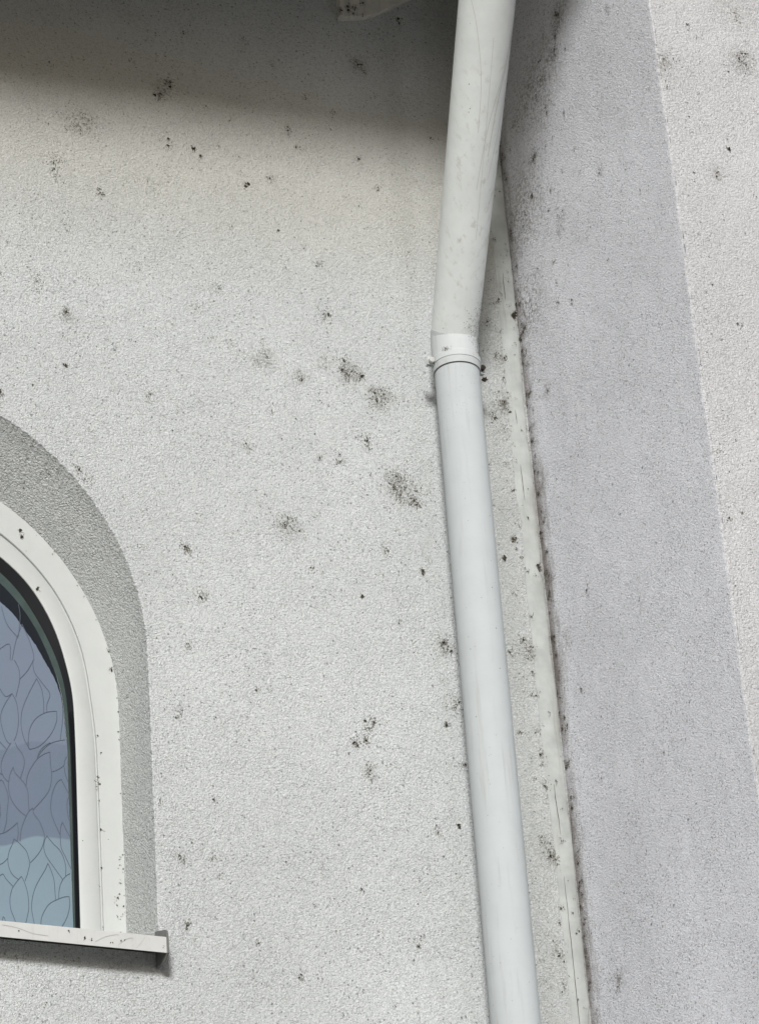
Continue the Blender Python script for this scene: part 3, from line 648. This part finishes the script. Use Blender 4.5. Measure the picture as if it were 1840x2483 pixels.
# pane, film and the leaf outlines printed on it
mb = MB()
def rowfill(c, y, mi, jag=0.0):
    b = len(mb.v); m = len(c)
    for i, (x, z) in enumerate(c):
        q = 0.0
        if jag and z > 4.40: q = jag*min(1, (z-4.40)/0.08)*(noise.noise(Vector((x*60, z*60, 1)))+0.6*noise.noise(Vector((x*190, z*190, 5))))
        mb.v += [(x+q, y, z+q*0.6), (2*CX-x-q, y, z+q*0.6)]
    for i in range(m-1):
        mb.f.append((b+2*i, b+2*i+2, b+2*i+3, b+2*i+1)); mb.m.append(mi)
rowfill(inset(c_grn, -0.004), 0.1466, 0)
rowfill(smooth(resample(c_flm, 500), 2), 0.1460, 1, 0.0011)
LEAVES = [[[1.8735,4.3412],[1.8647,4.3255],[1.8558,4.3062],[1.8518,4.2895],[1.8537,4.2717],[1.8604,4.2599],[1.8664,4.2556]],[[1.8822,4.3423],[1.8864,4.3319],[1.8957,4.3203],[1.9003,4.3046],[1.8978,4.2862],[1.8915,4.2664]],[[1.8771,4.2881],[1.8709,4.2738],[1.8669,4.2535],[1.8678,4.2321],[1.8735,4.2149],[1.887,4.1969],[1.9026,4.1853]],[[1.8771,4.2881],[1.8804,4.2768],[1.8906,4.2658],[1.9008,4.254],[1.9065,4.2386],[1.9074,4.2154],[1.9084,4.1958]],[[1.9542,4.3305],[1.9427,4.3254],[1.9277,4.3126],[1.9143,4.2918],[1.9062,4.2727],[1.9029,4.2507]],[[1.9542,4.3305],[1.9546,4.3077],[1.9567,4.2826],[1.9545,4.2606],[1.949,4.2437],[1.9356,4.2241],[1.9171,4.2013]],[[1.9268,4.3125],[1.9314,4.3267],[1.9413,4.3407],[1.9554,4.3517]],[[1.9568,4.2877],[1.9682,4.2931],[1.9824,4.3049],[1.9848,4.3161],[1.9917,4.3288]],[[1.9828,4.3049],[1.9855,4.2861],[1.9921,4.267]],[[1.9765,4.2741],[1.9677,4.2658],[1.9595,4.2486],[1.9543,4.2245],[1.9539,4.2012],[1.9607,4.1787],[1.9719,4.1533]],[[1.9765,4.2741],[1.9841,4.2588],[1.9919,4.2416],[1.9881,4.2286],[1.9881,4.207],[1.9927,4.1789]],[[1.9163,4.2048],[1.9076,4.1957],[1.8987,4.1769],[1.8915,4.1547],[1.8887,4.1297]],[[1.9163,4.2048],[1.9179,4.1934],[1.9296,4.1769],[1.937,4.1582],[1.939,4.146],[1.9356,4.1279],[1.9267,4.1092],[1.9092,4.0871]],[[1.884,4.1698],[1.8728,4.1579],[1.859,4.1466],[1.847,4.1411]],[[1.884,4.1698],[1.8854,4.1487],[1.883,4.1308]],[[1.8483,4.253],[1.8527,4.2572],[1.8602,4.2437],[1.8659,4.2211],[1.863,4.1905],[1.861,4.1671],[1.8547,4.1443]],[[1.8762,4.1344],[1.8731,4.1226],[1.8661,4.106],[1.8633,4.0864],[1.8665,4.0692],[1.8731,4.0577],[1.8835,4.0502]],[[1.8762,4.1344],[1.8885,4.1252],[1.9011,4.1116],[1.906,4.0964],[1.9079,4.0869],[1.9038,4.0663],[1.8975,4.0473]],[[1.8361,4.0712],[1.8463,4.0766],[1.8548,4.0819],[1.8631,4.0916]],[[1.9442,4.1483],[1.9392,4.1371],[1.9375,4.121],[1.942,4.1056],[1.9553,4.086],[1.9745,4.0599]],[[1.9442,4.1483],[1.9563,4.1338],[1.9698,4.1211],[1.9781,4.1043],[1.9819,4.0854],[1.981,4.0677]],[[1.9772,4.1815],[1.9735,4.1713],[1.9719,4.1533],[1.9734,4.1268],[1.9816,4.1083],[1.9923,4.0847]],[[1.9772,4.1815],[1.9846,4.1654],[1.9929,4.1503]],[[1.9452,4.0901],[1.938,4.0735],[1.9274,4.0549],[1.9186,4.0365],[1.9123,4.0149],[1.9102,3.9939],[1.9124,3.9752],[1.9155,3.9582]],[[1.9452,4.0901],[1.9517,4.075],[1.9573,4.0546],[1.9585,4.032],[1.9594,4.0147]],[[1.9911,4.074],[1.9815,4.0668],[1.9727,4.0545],[1.9672,4.0364],[1.9659,4.0171]],[[1.9874,4.0246],[1.9763,4.0225],[1.9599,4.0142],[1.9469,4.0055],[1.9373,3.9915],[1.9302,3.9752],[1.9282,3.9595]],[[1.9874,4.0246],[1.9882,4.0072],[1.9849,3.9895],[1.9786,3.9733],[1.9706,3.9595]],[[1.8904,4.057],[1.8797,4.0428],[1.871,4.0279],[1.8665,4.0067],[1.8679,3.9861],[1.8728,3.9728],[1.8776,3.9596]],[[1.8904,4.057],[1.8942,4.0496],[1.8999,4.0345],[1.9038,4.0141],[1.9043,3.9916],[1.9015,3.9758],[1.8973,3.9581]],[[1.8392,4.0454],[1.846,4.0522],[1.8528,4.0573],[1.8594,4.0476],[1.8728,4.0342]],[[1.8499,3.9585],[1.8531,3.9691],[1.8575,3.9584]],[[1.8444,4.2114],[1.8483,4.2047],[1.849,4.1924],[1.8488,4.1799],[1.8448,4.1653]],[[1.8417,4.2774],[1.8485,4.2719],[1.8537,4.269]],[[1.8826,4.5254],[1.8917,4.5067],[1.8929,4.4803],[1.8846,4.4429]],[[1.8769,4.4501],[1.8627,4.4268],[1.8525,4.3993],[1.8543,4.3735],[1.8632,4.3454],[1.8723,4.3369]],[[1.8769,4.4501],[1.8859,4.4299],[1.8895,4.3944],[1.8859,4.3646],[1.8795,4.3459]],[[1.929,4.4903],[1.9128,4.4566],[1.8982,4.4184],[1.8946,4.3852],[1.9003,4.3534],[1.9123,4.3313]],[[1.929,4.4903],[1.9395,4.4669],[1.943,4.4376],[1.9426,4.4152]],[[1.9699,4.4231],[1.9464,4.4166],[1.9243,4.399],[1.9114,4.3711],[1.9092,4.3351]],[[1.9699,4.4231],[1.9688,4.3983],[1.9548,4.367],[1.9325,4.3413],[1.9123,4.3313]],[[1.9218,4.5309],[1.9245,4.5046],[1.9444,4.4775],[1.9566,4.4592],[1.9498,4.4352],[1.9495,4.4171]],[[1.9829,4.443],[1.9821,4.4066],[1.9765,4.3616]],[[1.8507,4.458],[1.8629,4.4416],[1.8769,4.4501]],[[1.8433,4.3461],[1.8493,4.3404],[1.863,4.326]],[[1.9228,4.531],[1.9105,4.506],[1.8929,4.4836]],[[1.929,4.3133],[1.9354,4.3287],[1.9576,4.351],[1.9905,4.3634]],[[1.9079,4.3473],[1.9092,4.3351],[1.9123,4.3313]],[[1.8517,4.5456],[1.8729,4.5599],[1.8738,4.524]],[[1.9001,4.6092],[1.8862,4.5675],[1.8777,4.5246]],[[1.9001,4.6092],[1.9129,4.5798],[1.9229,4.5473],[1.924,4.5311]],[[1.8928,4.6538],[1.8963,4.6257],[1.8917,4.5796]],[[1.8568,4.6427],[1.8682,4.6045],[1.8916,4.5767]]]
def ribbon(p, w, y, mi):
    pts = []
    for i in range(len(p)):
        a = p[max(0, i-1)]; b = p[min(len(p)-1, i+1)]
        tx, tz = b[0]-a[0], b[1]-a[1]; l = math.hypot(tx, tz) or 1
        pts += [(p[i][0]-tz/l*w, y, p[i][1]+tx/l*w), (p[i][0]+tz/l*w, y, p[i][1]-tx/l*w)]
    mb.add(pts, [(2*k, 2*k+1, 2*k+3, 2*k+2) for k in range(len(p)-1)], mi)
LB = [(x, z) for x, z in c_grn]
def in_glass(p):
    x, z = p
    if z < 3.90: return False
    best = min(LB, key=lambda q: abs(q[1]-z))
    return abs(x-CX) < best[0]-CX-0.001
PER = 0.150        # the film repeats to the left, outside the picture
for li, lf in enumerate(LEAVES):
    for rep in range(0, 5):
        c = catmull([(x-rep*PER, z) for x, z in lf])
        run = []
        for p in c:
            if in_glass(p) and (rep == 0 or p[0] < 1.84): run.append(p)
            else:
                if len(run) > 1: ribbon(run, 0.0006, 0.1452-li*2e-6, 2)
                run = []
        if len(run) > 1: ribbon(run, 0.0006, 0.1452-li*2e-6, 2)
pane = mb.build("glass", [M_pane, M_film, M_leaf]); sub(win, pane)
# sill
xs0, xs1 = 2*CX-2.1056, 2.1056
mb = MB()
mb.prism_x([(-0.0600,3.8715),(-0.0592,3.8727),(-0.0005,3.893),(-0.0005,3.874),(-0.0570,3.8550),(-0.0575,3.8409),(-0.0600,3.8407)], xs0, xs1)
mb.prism_x([(-0.0005,3.893),(0.131,3.930),(0.131,3.910),(-0.0005,3.874)], 2*CX-2.1056, 2.1056)
rr = random.Random(29)
flakes(mb, [(rr.uniform(1.78, 2.10), rr.uniform(3.843, 3.870), rr.uniform(0.001, 0.004), rr.uniform(0.2, 0.8)) for k in range(9)], lambda u, v, h: (u, -0.0600-h, v), 24, clip=lambda u, v: 3.8415 < v < 3.871)
def scratch(pts, w):
    q = catmull(pts, 8); vv = []
    for k, (x, z) in enumerate(q): vv += [(x, -0.0612, z+w), (x, -0.0612, z-w)]
    mb.add(vv, [(2*k, 2*k+1, 2*k+3, 2*k+2) for k in range(len(q)-1)], 3)
scratch([(1.962,3.848),(1.982,3.860),(2.006,3.867),(2.010,3.864)], 0.0003)
scratch([(2.008,3.846),(2.022,3.858),(2.036,3.863),(2.039,3.853),(2.037,3.846)], 0.0003)
scratch([(2.045,3.844),(2.056,3.858),(2.062,3.867)], 0.0003); scratch([(2.070,3.846),(2.072,3.858),(2.069,3.867)], 0.0003)
scratch([(1.78,3.864),(1.81,3.861),(1.84,3.853),(1.87,3.851)], 0.0003)
sill = mb.build("sill", [M_sill, M_speck, M_speck2, M_scr]); autosmooth(sill, 20); sub(win, sill)
for s in (0, 1):
    xa = 2.1058 if s == 0 else 2*CX-2.1058-0.0042
    mb = MB()
    mb.prism_x([(-0.0622,3.8395),(-0.0622,3.8725),(-0.0590,3.8850),(-0.0530,3.8900),(-0.0080,3.9040),(-0.0004,3.9050),(-0.0004,3.8320),(-0.0350,3.8290),(-0.0450,3.8300)], xa, xa+0.0042)
    c = mb.build("end_cap", M_cap); bevel(c, 0.0008)
    c.parent = sill
    c.matrix_parent_inverse = Matrix.Identity(4)

# ------------------------------------------------------------------ downpipe
dp = empty("downpipe", (2.815, -0.1, 0.0))
tag(dp, "white round plastic rainwater downpipe with a bend and bracket, in front of the corner", "downpipe")
def ax(z): return 2.8118 + (z-3.7733)*(0.0048/1.418)
mb = MB()
zz = [0.05, 1.5, 3.0, 3.6, 4.2, 4.8, 5.1, 5.24, 5.275]
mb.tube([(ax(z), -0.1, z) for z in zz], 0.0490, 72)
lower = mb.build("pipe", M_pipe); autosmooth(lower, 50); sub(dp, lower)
# socket with its raised rings, bending forward to the eaves
B0 = Vector((ax(5.30), -0.1, 5.300))
T = Vector((2.7063, -0.5990, 5.8540))
D = (T - Vector((2.806, -0.128, 5.338))).normalized()
mb = MB()
prof = [(5.2345,0.0492),(5.2350,0.0515),(5.2360,0.0520),(5.2500,0.0520),(5.2515,0.0527),(5.2600,0.0528),(5.2660,0.0527),(5.2680,0.0520),(5.2700,0.0518),(5.2860,0.0518),(5.3180,0.0518)]
pts = [(ax(z), -0.1, z) for z, r in prof]; rad = [r for z, r in prof]
# bend as a quadratic curve
P0 = Vector(pts[-1]); P1 = P0 + Vector((0, 0, 0.006)); P2 = P1 + D*0.008
for k in range(1, 11):
    t = k/10; pts.append(tuple(P0*(1-t)**2+P1*2*t*(1-t)+P2*t*t)); rad.append(0.0518)
pts.append(tuple(P2 + D*0.01)); rad.append(0.0520)
pts.append(tuple(P2 + D*0.011)); rad.append(0.0505)
mb.tube(pts, rad, 72, cap=False)
sock = mb.build("bend_socket", M_pipe2); autosmooth(sock, 32)
sock['label'] = "whiter bend and socket joining the two pipes, grimy at its right"
sub(dp, sock)
EYG = -1.108
# upper pipe runs out to the gutter at the eaves
mb = MB()
S0 = P2 + D*0.002
pp = []; rd = []
Lt = (T-S0).length
Dt = (T-S0).normalized()
for k in range(0, 13):
    pp.append(S0 + Dt*Lt*1.03*k/12); rd.append(0.0512+0.0100*k/12)
E1 = pp[-1]
GT = Vector((2.62, EYG, 6.36))
pp.append(E1 + Dt*0.02 + (GT-E1).normalized()*0.03); rd.append(0.0612)
pp.append(GT + Vector((0, 0.02, -0.03))); rd.append(0.0612)
pp.append(GT + Vector((0, 0, 0.03))); rd.append(0.0612)
mb.tube(pp, rd, 72)
uu = (Vector((1, 0, 0)) - Dt*Dt.x).normalized(); wv = Dt.cross(uu)
if wv.y > 0: wv = -wv
def pipe_scratch(pts, w):      # (distance along 0..1, angle in degrees from the right side round the front)
    q = catmull(pts, 8); vv = []
    for (t, a) in q:
        rad_ = 0.0512+0.0103*t/1.03+0.0005; c0 = S0 + Dt*Lt*t
        for sg in (-1, 1):
            aa = math.radians(a) + sg*w/rad_
            vv.append(c0 + (uu*math.cos(aa)+wv*math.sin(aa))*rad_)
    mb.add(vv, [(2*k, 2*k+1, 2*k+3, 2*k+2) for k in range(len(q)-1)], 1)
pipe_scratch([(1.02,150),(0.95,132),(0.86,118),(0.79,110),(0.72,106),(0.62,104)], 0.0005)
pipe_scratch([(0.93,25),(0.86,45),(0.78,60),(0.68,78),(0.58,88),(0.45,95)], 0.0005)
pipe_scratch([(0.98,18),(0.91,38),(0.82,50),(0.70,66),(0.55,76)], 0.0007)
pipe_scratch([(0.80,20),(0.70,42),(0.60,55),(0.48,70)], 0.0004)
pipe_scratch([(0.90,92),(0.80,90),(0.66,88),(0.50,86),(0.30,84)], 0.0004)
pipe_scratch([(0.89,100),(0.892,92),(0.888,84)], 0.0004)
rr = random.Random(91)
for k in range(420):      # grime creeping up the upper pipe from the joint
    t = abs(rr.gauss(0, 0.055))+0.006; a = math.radians(rr.gauss(42, 20)); rad_ = 0.0512+0.0103*t/1.03+0.0004
    cc = S0 + Dt*Lt*t + (uu*math.cos(a)+wv*math.sin(a))*rad_; tx = -uu*math.sin(a)+wv*math.cos(a)
    sz_ = rr.uniform(0.0002, 0.0008); kk = rr.randint(5, 7)
    mb.add([cc + tx*math.cos(6.283*i/kk)*sz_ + Dt*math.sin(6.283*i/kk)*sz_*rr.uniform(1, 2.2) for i in range(kk)], [tuple(range(kk))], 2 if rr.random() < .75 else 3)
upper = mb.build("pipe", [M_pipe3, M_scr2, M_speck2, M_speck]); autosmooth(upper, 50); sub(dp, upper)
# bracket: strap, two lugs with screws and a rod back to the wall
mb = MB()
mb.tube([(ax(5.2515), -0.1, 5.2508), (ax(5.2515), -0.1, 5.2515), (ax(5.26), -0.1, 5.2640), (ax(5.26), -0.1, 5.2648)], [0.0524, 0.0538, 0.0538, 0.0524], 72, cap=False)
mb.tube([(ax(5.26), -0.06, 5.2570), (ax(5.26), -0.001, 5.2570)], 0.005, 16)
for sgn in (-1, 1):
    x0 = ax(5.26)+sgn*0.0525; x1 = ax(5.26)+sgn*0.0690
    mb.box((min(x0, x1), -0.098, 5.2480), (max(x0, x1), -0.0945, 5.2680))
    mb.box((min(x0, x1), -0.0905, 5.2480), (max(x0, x1), -0.0870, 5.2680))
mb.tube([(ax(5.2338), -0.1, 5.2334), (ax(5.2338), -0.1, 5.2349)], 0.0508, 72, mi=1, cap=False)
clip = mb.build("bracket", [M_pipe2, M_rust]); autosmooth(clip, 35); sub(dp, clip)
for sgn, m_, zq in ((-1, M_bolt, 5.2545), (1, M_rust, 5.2585)):
    mb = MB()
    xb = ax(5.26)+sgn*0.0615
    mb.tube([(xb, -0.080, zq), (xb, -0.104, zq)], 0.0030, 16)
    mb.tube([(xb, -0.0985, zq), (xb, -0.0990, zq), (xb, -0.1075, zq), (xb, -0.1085, zq)], [0.0045, 0.0062, 0.0062, 0.0045], 24)
    s = mb.build("screw", m_); autosmooth(s, 35)
    if sgn == 1: s['label'] = "rusty dark screw"
    s.parent = clip; s.matrix_parent_inverse = Matrix.Identity(4)
# grime lodged on the right lug and on the shoulder of the socket
def lump(name, centre, r, seed, mat, parent, squash=(1, 1, 1)):
    bm = bmesh.new(); bmesh.ops.create_icosphere(bm, subdivisions=3, radius=1.0)
    for v in bm.verts:
        q = 1+0.55*noise.noise(v.co*1.7+Vector((seed, 0, 0)))+0.25*noise.noise(v.co*5+Vector((0, seed, 0)))
        v.co = Vector((v.co.x*squash[0], v.co.y*squash[1], v.co.z*squash[2]))*r*q + Vector(centre)
    me = bpy.data.meshes.new(name); bm.to_mesh(me); bm.free(); me.materials.append(mat)
    o = bpy.data.objects.new(name, me); col.objects.link(o); sub(parent, o); return o
lump("dirt_clump", (2.8895, -0.088, 5.2400), 0.0055, 2.0, M_rust, dp, (1.1, 1, 0.8))
lump("dirt_clump", (3.0255, -0.006, 5.4850), 0.0045, 5.0, M_rust, wall, (1, 0.7, 1.2))
# specks stuck to the pipe near the joint
mb = MB(); rr = random.Random(77)
def on_pipe(a, z, r): return Vector((ax(z)+math.cos(a)*r, -0.1+math.sin(a)*r, z))
def pspeck(a, z, s, r):
    c = on_pipe(a, z, r); tx = Vector((-math.sin(a), math.cos(a), 0)); tz = Vector((0, 0, 1))
    k = rr.randint(5, 7); st = rr.uniform(1, 2.2)
    mb.add([c + tx*math.cos(6.283*i/k)*s*rr.uniform(.6, 1.1) + tz*math.sin(6.283*i/k)*s*st*rr.uniform(.6, 1.1) for i in range(k)], [tuple(range(k))], 0 if rr.random() < .6 else 1)
for k in range(330):
    a = math.radians(rr.gauss(-38, 17)); z = rr.gauss(5.297, 0.017)
    if z > 5.269 and z < 5.312: pspeck(a, z, rr.uniform(0.0003, 0.0009), 0.0523)
for k in range(90):
    a = math.radians(rr.choice([rr.gauss(-140, 6), rr.gauss(-50, 9)])); pspeck(a, rr.gauss(5.2695, 0.003), rr.uniform(0.0003, 0.0010), 0.0540)
for k in range(70):
    a = math.radians(rr.uniform(-175, -10)); pspeck(a, rr.uniform(5.1, 5.232), rr.uniform(0.0002, 0.0006), 0.0495)
for k in range(160):
    a = math.radians(rr.uniform(-175, -10)); pspeck(a, rr.uniform(3.7, 5.23), rr.uniform(0.0002, 0.0007), 0.0494)
gr = mb.build("grime_specks", [M_speck, M_speck2]); gr['kind'] = 'stuff'; sub(dp, gr)

# ------------------------------------------------------------------ roof edge above the picture
EY, EZ = -1.02, 6.25
_before = set(bpy.data.objects)
roof = empty("roof_eaves", (1.0, -0.5, 6.7))
tag(roof, "shaded roof overhang above the wall, only its pale bracket tip showing at the top", "roof")
mb = MB(); mb.box((XL-0.3, EY, EZ+0.17), (3.034, -0.003, EZ+0.20))
sub(roof, mb.build("soffit", M_soffit))
mb = MB(); mb.box((XL-0.3, EY-0.028, EZ), (3.034, EY-0.002, EZ+0.24))
sub(roof, mb.build("fascia", M_wood))
mb = MB()
mb.add([(XL-0.4, EY-0.14, EZ+0.13), (3.03, EY-0.14, EZ+0.13), (3.03, 0.6, 7.35), (XL-0.4, 0.6, 7.35),
        (XL-0.4, EY-0.14, EZ+0.19), (3.03, EY-0.14, EZ+0.19), (3.03, 0.6, 7.41), (XL-0.4, 0.6, 7.41)],
       [(0,3,2,1),(4,5,6,7),(0,1,5,4),(1,2,6,5),(2,3,7,6),(3,0,4,7)])
sub(roof, mb.build("tiles", M_tile))
# half-round gutter
mb = MB(); gy, gz, g = EY-0.088, EZ+0.105, 0.058
gp = [(gy+g*math.cos(math.pi+math.pi*k/12), gz+g*math.sin(math.pi+math.pi*k/12)) for k in range(13)]
gp2 = [(gy+(g-0.003)*math.cos(math.pi+math.pi*k/12), gz+(g-0.003)*math.sin(math.pi+math.pi*k/12)) for k in range(12, -1, -1)]
mb.prism_x(gp+gp2, XL-0.4, 3.03)
sub(roof, mb.build("gutter", M_pipe))
for o_ in set(bpy.data.objects)-_before:      # the gutter line falls slightly to the left
    if o_.type == 'MESH':
        for v in o_.data.vertices: v.co.z += 0.080*(v.co.x-2.3)-0.012
# roof of the projecting wall
mb = MB()
mb.box((3.039, YF-0.40, 6.27), (6.7, YF-0.002, 6.33)); mb.box((3.039, YF-0.43, 6.24), (6.7, YF-0.402, 6.45))
sub(roof, mb.build("front_eaves", M_soffit))

# bracket tip against the wall, in the shade
br = empty("eave_bracket", (2.72, -0.03, 6.3))
tag(br, "small pale grimy bracket tip on the shaded wall at top, left of the pipe", "bracket")
mb = MB()
pr = [(2.6420,6.4100),(2.6440,6.2296),(2.6530,6.2239),(2.7128,6.2432),(2.7398,6.2582),(2.7749,6.2848),(2.8128,6.3136),(2.9397,6.4050)]
nn = len(pr)
mb.add([(x, -0.020, z) for x, z in pr] + [(x, -0.0005, z) for x, z in pr], [tuple(range(nn)), tuple(range(2*nn-1, nn-1, -1))] + [(i, nn+i, nn+(i+1) % nn, (i+1) % nn) for i in range(nn)])
rr = random.Random(61)
flakes(mb, [(rr.uniform(2.640, 2.70), 6.235+abs(rr.gauss(0, 0.03)), rr.uniform(0.003, 0.007), rr.uniform(0.6, 1.6)) for k in range(14)], lambda u, v, h: (u, -0.0205-h, v), 62)
o = mb.build("bracket_body", [M_wood, M_speck, M_speck2]); autosmooth(o, 40); sub(br, o)

# ------------------------------------------------------------------ unseen house added behind and right of the camera to block low sky light
nb = empty("sky_blocking_house", (12.0, -17.0, 0.0))
tag(nb, "added dark brick house with tiled roof, unseen behind the viewer, blocking low sky light", "house")
M_added_brick = plain("added_house_brick", (0.10, 0.07, 0.05), 0.9, 0.2, 0, 0.3)
mb = MB(); mb.box((2.5, -24, 0), (30, -13, 11.0)); sub(nb, mb.build("wall", M_added_brick))
mb = MB(); mb.prism_x([(-24.6, 10.9), (-12.4, 10.9), (-18.5, 15.5)], 2.0, 30.5); sub(nb, mb.build("roof", M_tile))
for fl in range(3):
    for k in range(6):
        x0 = 4.5+k*4.2; z0 = 1.1+fl*3.2
        mb = MB(); mb.box((x0, -13.0-0.02, z0), (x0+1.3, -12.93, z0+1.6)); wf = mb.build("window", M_frame); sub(nb, wf)
        mb = MB(); mb.box((x0+0.08, -12.935, z0+0.08), (x0+1.22, -12.925, z0+1.52)); g_ = mb.build("pane", M_pane)
        g_.parent = wf; g_.matrix_parent_inverse = Matrix.Identity(4)
